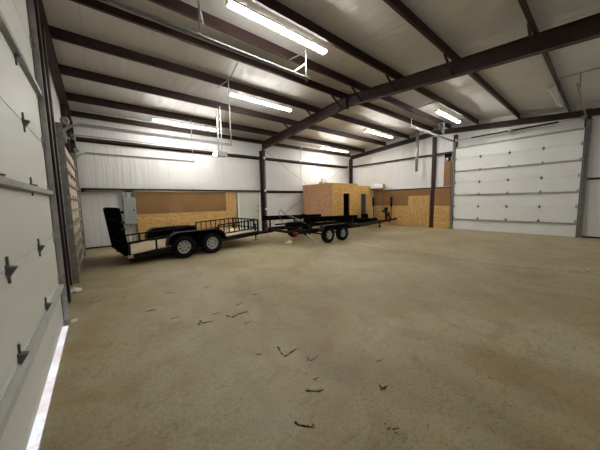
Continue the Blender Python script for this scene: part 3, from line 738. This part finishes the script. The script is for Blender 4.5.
j = MB().tube(L(12.95, 7.80, .30), L(12.95, 7.80, .95), .03).build('jack', M['black'], B)
MB().bar(L(12.95, 7.80, .46), L(12.95, 7.92, .46), .05, .06).build('jack_mount', M['black'], j)
MB().tube(L(12.2, 7.93, .12), L(12.2, 7.93, .42), .035).tube(L(12.1, 7.93, .14), L(12.32, 7.93, .14), .03).build('front_step', M['blackm'], B)
for s, x in ((-1, 12.35), (1, 12.5)):
    y = 7.95+s*.62
    g = MB().bar(L(x, 7.95+s*.15, .46), L(x, y, .50), .035, .035).bar(L(x, y, .50), L(x, y, 1.28), .03, .03).build('guide_post', M['black'], B)
    MB().tube(L(x, y, 1.27), L(x, y, 1.80), .055, 12).build('guide_pad', M['rubber'], g)
# crank, hose loop and strap at the rear end
b = MB().tube(L(5.35, 8.75, .6), L(5.35, 8.75, .98), .012, 6).tube(L(5.22, 8.75, .98), L(5.52, 8.75, .98), .010, 6)
b.build('handle', M['black'], B)
tag(MB().path([(5.85, 8.35, .80), (5.72, 8.45, 1.15), (5.86, 8.5, 1.33), (6.02, 8.5, 1.18), (6.3, 8.4, .95), (6.6, 8.2, .78)], .012, 6).build('black_hose', M['wire']), 'thin dark hose curving up from the rear of the boat trailer', 'hose')
tag(MB().path(arc((6.75, 8.1, .95), .17, 0, 330, 20, 'xz'), .022, 8).build('strap_loop', M['blackm']), 'black looped strap standing on the boat trailer frame', 'strap')
b = MB().path([(5.9, 8.0, 1.12), (6.25, 7.9, .95), (6.7, 7.7, .66)], .010, 6)
tag(b.build('tie_down_rope', M['rag']), 'pale yellow rope slung across the boat trailer crossmembers', 'rope')

# ------------------------------------------------------------------ loose things on the floor
tag(MB().tube((6.38, 6.82, .02), (6.10, 7.18, .46), .018, 8).build('white_pipe', M['white']), 'white plastic pipe leaning against the boat trailer beside its wheel', 'pipe')
b = MB(); n = 16; random.seed(3); rings = []
for i, (h, rr) in enumerate(((0, .14), (.02, .12), (.05, .075), (.09, .045), (.125, .02))):
    rings.append([b.bm.verts.new((5.82+.02*i+rr*(1.0+.35*random.uniform(-1, 1))*1.2*math.cos(2*math.pi*k/n), 7.95+rr*(1+.35*random.uniform(-1, 1))*math.sin(2*math.pi*k/n), h*(1+.15*random.uniform(-1, 1)))) for k in range(n)])
for i in range(4):
    for k in range(n): b.bm.faces.new([rings[i][k], rings[i][(k+1) % n], rings[i+1][(k+1) % n], rings[i+1][k]])
b.bm.faces.new(rings[-1]); b.bm.faces.new(rings[0][::-1])
tag(b.build('crumpled_rag', M['rag']), 'pale yellow crumpled rag peaked up on the floor near the boat trailer', 'rag')
b = MB(); nn = 10; g = []
for i in range(nn+1):
    g.append([b.bm.verts.new((-.56+.17*i/nn+.02*random.uniform(-1, 1), 6.28+.26*j/nn, .012+.035*abs(noise.noise(Vector((i*.6, j*.6, 2))))+(0.02 if 3 < i < 7 else 0))) for j in range(nn+1)])
for i in range(nn):
    for j in range(nn): b.bm.faces.new([g[i][j], g[i+1][j], g[i+1][j+1], g[i][j+1]])
o = tag(b.build('crumpled_paper', M['paper']), 'crumpled white paper on the floor at the foot of the dark column', 'paper')
md = o.modifiers.new('thick', 'SOLIDIFY'); md.thickness = .006
o2 = MB().box((-.43, 4.70, 0.0), (-.36, 4.80, .012)).build('paper_scrap', M['paper']); tag(o2, 'small white scrap at the foot of the near door track', 'paper')
pts = [(8.05, 7.4, .006), (7.9, 6.8, .006), (7.62, 5.8, .006), (7.53, 4.95, .006), (7.47, 3.9, .006), (7.44, 2.9, .006), (7.46, 1.92, .006), (7.6, 1.25, .006), (7.88, .75, .006), (7.93, .45, .006), (8.05, .25, .006), (8.35, .12, .006), (8.6, .2, .006)]
P = []
for i in range(len(pts)-1):
    for k in range(6):
        t_ = k/6; P.append(Vector(pts[i]).lerp(Vector(pts[i+1]), t_) + Vector((.012*noise.noise(Vector((i+t_, 0, 5))), 0, 0)))
tag(MB().path(P, .010, 6).build('floor_cord', M['cord']), 'long thin beige cord lying across the middle of the floor', 'cord')
# mud and dead-grass clumps: each a run of little lumps (floor x, y in metres)
clumps = [[(1.48,2.27),(1.44,2.15),(1.44,2.07),(1.52,2.09),(1.63,2.11)],[(1.61,1.9),(1.6,1.84),(1.66,1.84),(1.73,1.86)],[(1.3,1.56),(1.36,1.5),(1.37,1.48),(1.43,1.47)],[(1.03,1.37),(1.05,1.32),(1.12,1.25)],[(1.44,1.62),(1.5,1.61)],[(1.84,1.18),(1.83,1.14),(1.89,1.13)],[(1.52,0.9),(1.51,0.88)],[(1.54,0.87),(1.58,0.85)],[(2.11,1.39),(2.17,1.36)],[(0.94,3.42),(1.0,3.53),(1.01,3.43),(1.13,3.39)],[(1.35,3.43),(1.39,3.32),(1.51,3.36),(1.65,3.33)],[(1.62,3.67),(1.76,3.72)],[(1.44,3.02),(1.55,3.03)],[(0.69,3.88),(0.79,3.88)],[(1.22,2.3),(1.28,2.28)],[(1.21,3.6),(1.32,3.62)],[(0.87,5.09),(1.0,4.97)],[(0.5,4.39),(0.58,4.39)],[(2.05,3.91),(2.15,3.88)],[(-0.24,5.45),(-0.14,5.42),(-0.07,5.49)],[(0.23,5.3),(0.29,5.43)],[(0.46,4.4),(0.59,4.38)],[(1.67,5.76),(1.79,5.95)],[(1.5,4.89),(1.59,4.91)]]
mud_labels = {0: 'V-shaped dark mud clump, the largest in the middle of the floor', 3: 'long dark mud clump nearest the bottom edge of the picture',
 1: 'thin V-shaped mud streak just beside the largest V-shaped clump', 2: 'strung-out dark mud clump just beyond the white chip', 5: 'star-shaped dark mud clump lying apart on clean floor',
 9: 'forked dark mud clump between the trailer and the floor centre', 10: 'long dark smear of mud, the farthest large clump in front of the utility trailer', 19: 'dark mud streak on the floor near the foot of the dark door column'}
for i, pl in enumerate(clumps):
    random.seed(i+10); b = MB(); big = i in (0, 2, 3, 5, 9, 10)
    pts = [Vector((x, y, .002)) for x, y in pl]
    for a, c in zip(pts, pts[1:]):
        d = c-a; m = max(2, int(d.length/.008))
        rad = []; P = []
        for k in range(m+1):
            P.append(a + d*(k/m) + Vector((random.uniform(-.004, .004), random.uniform(-.004, .004), 0)))
            rad.append(random.uniform(.45, 1)*((.011 if big else .006)*(1-.75*k/m)))
        b.path(P, rad, 7)
    for k in range(5 if big else 2):
        p = random.choice(pts) + Vector((random.uniform(-.03, .03), random.uniform(-.03, .03), 0)); q = p + Vector((random.uniform(-.015, .015), random.uniform(-.015, .015), .002))
        b.path([p, q], [.004, .002], 6)
    o = b.build('mud_clump', M['debris']); o['category'] = 'dirt clump'
    o['label'] = mud_labels.get(i, 'small dark crumb of dried mud among others on the tan floor')
    o['group'] = 'mud clumps on the floor' if i in mud_labels else 'small mud crumbs on the floor'
tag(MB().path([(1.435, 1.72, .006), (1.445, 1.745, .007)], [.008, .006], 8).build('white_chip', M['paper']), 'tiny bright white chip lying between the mud clumps', 'chip')
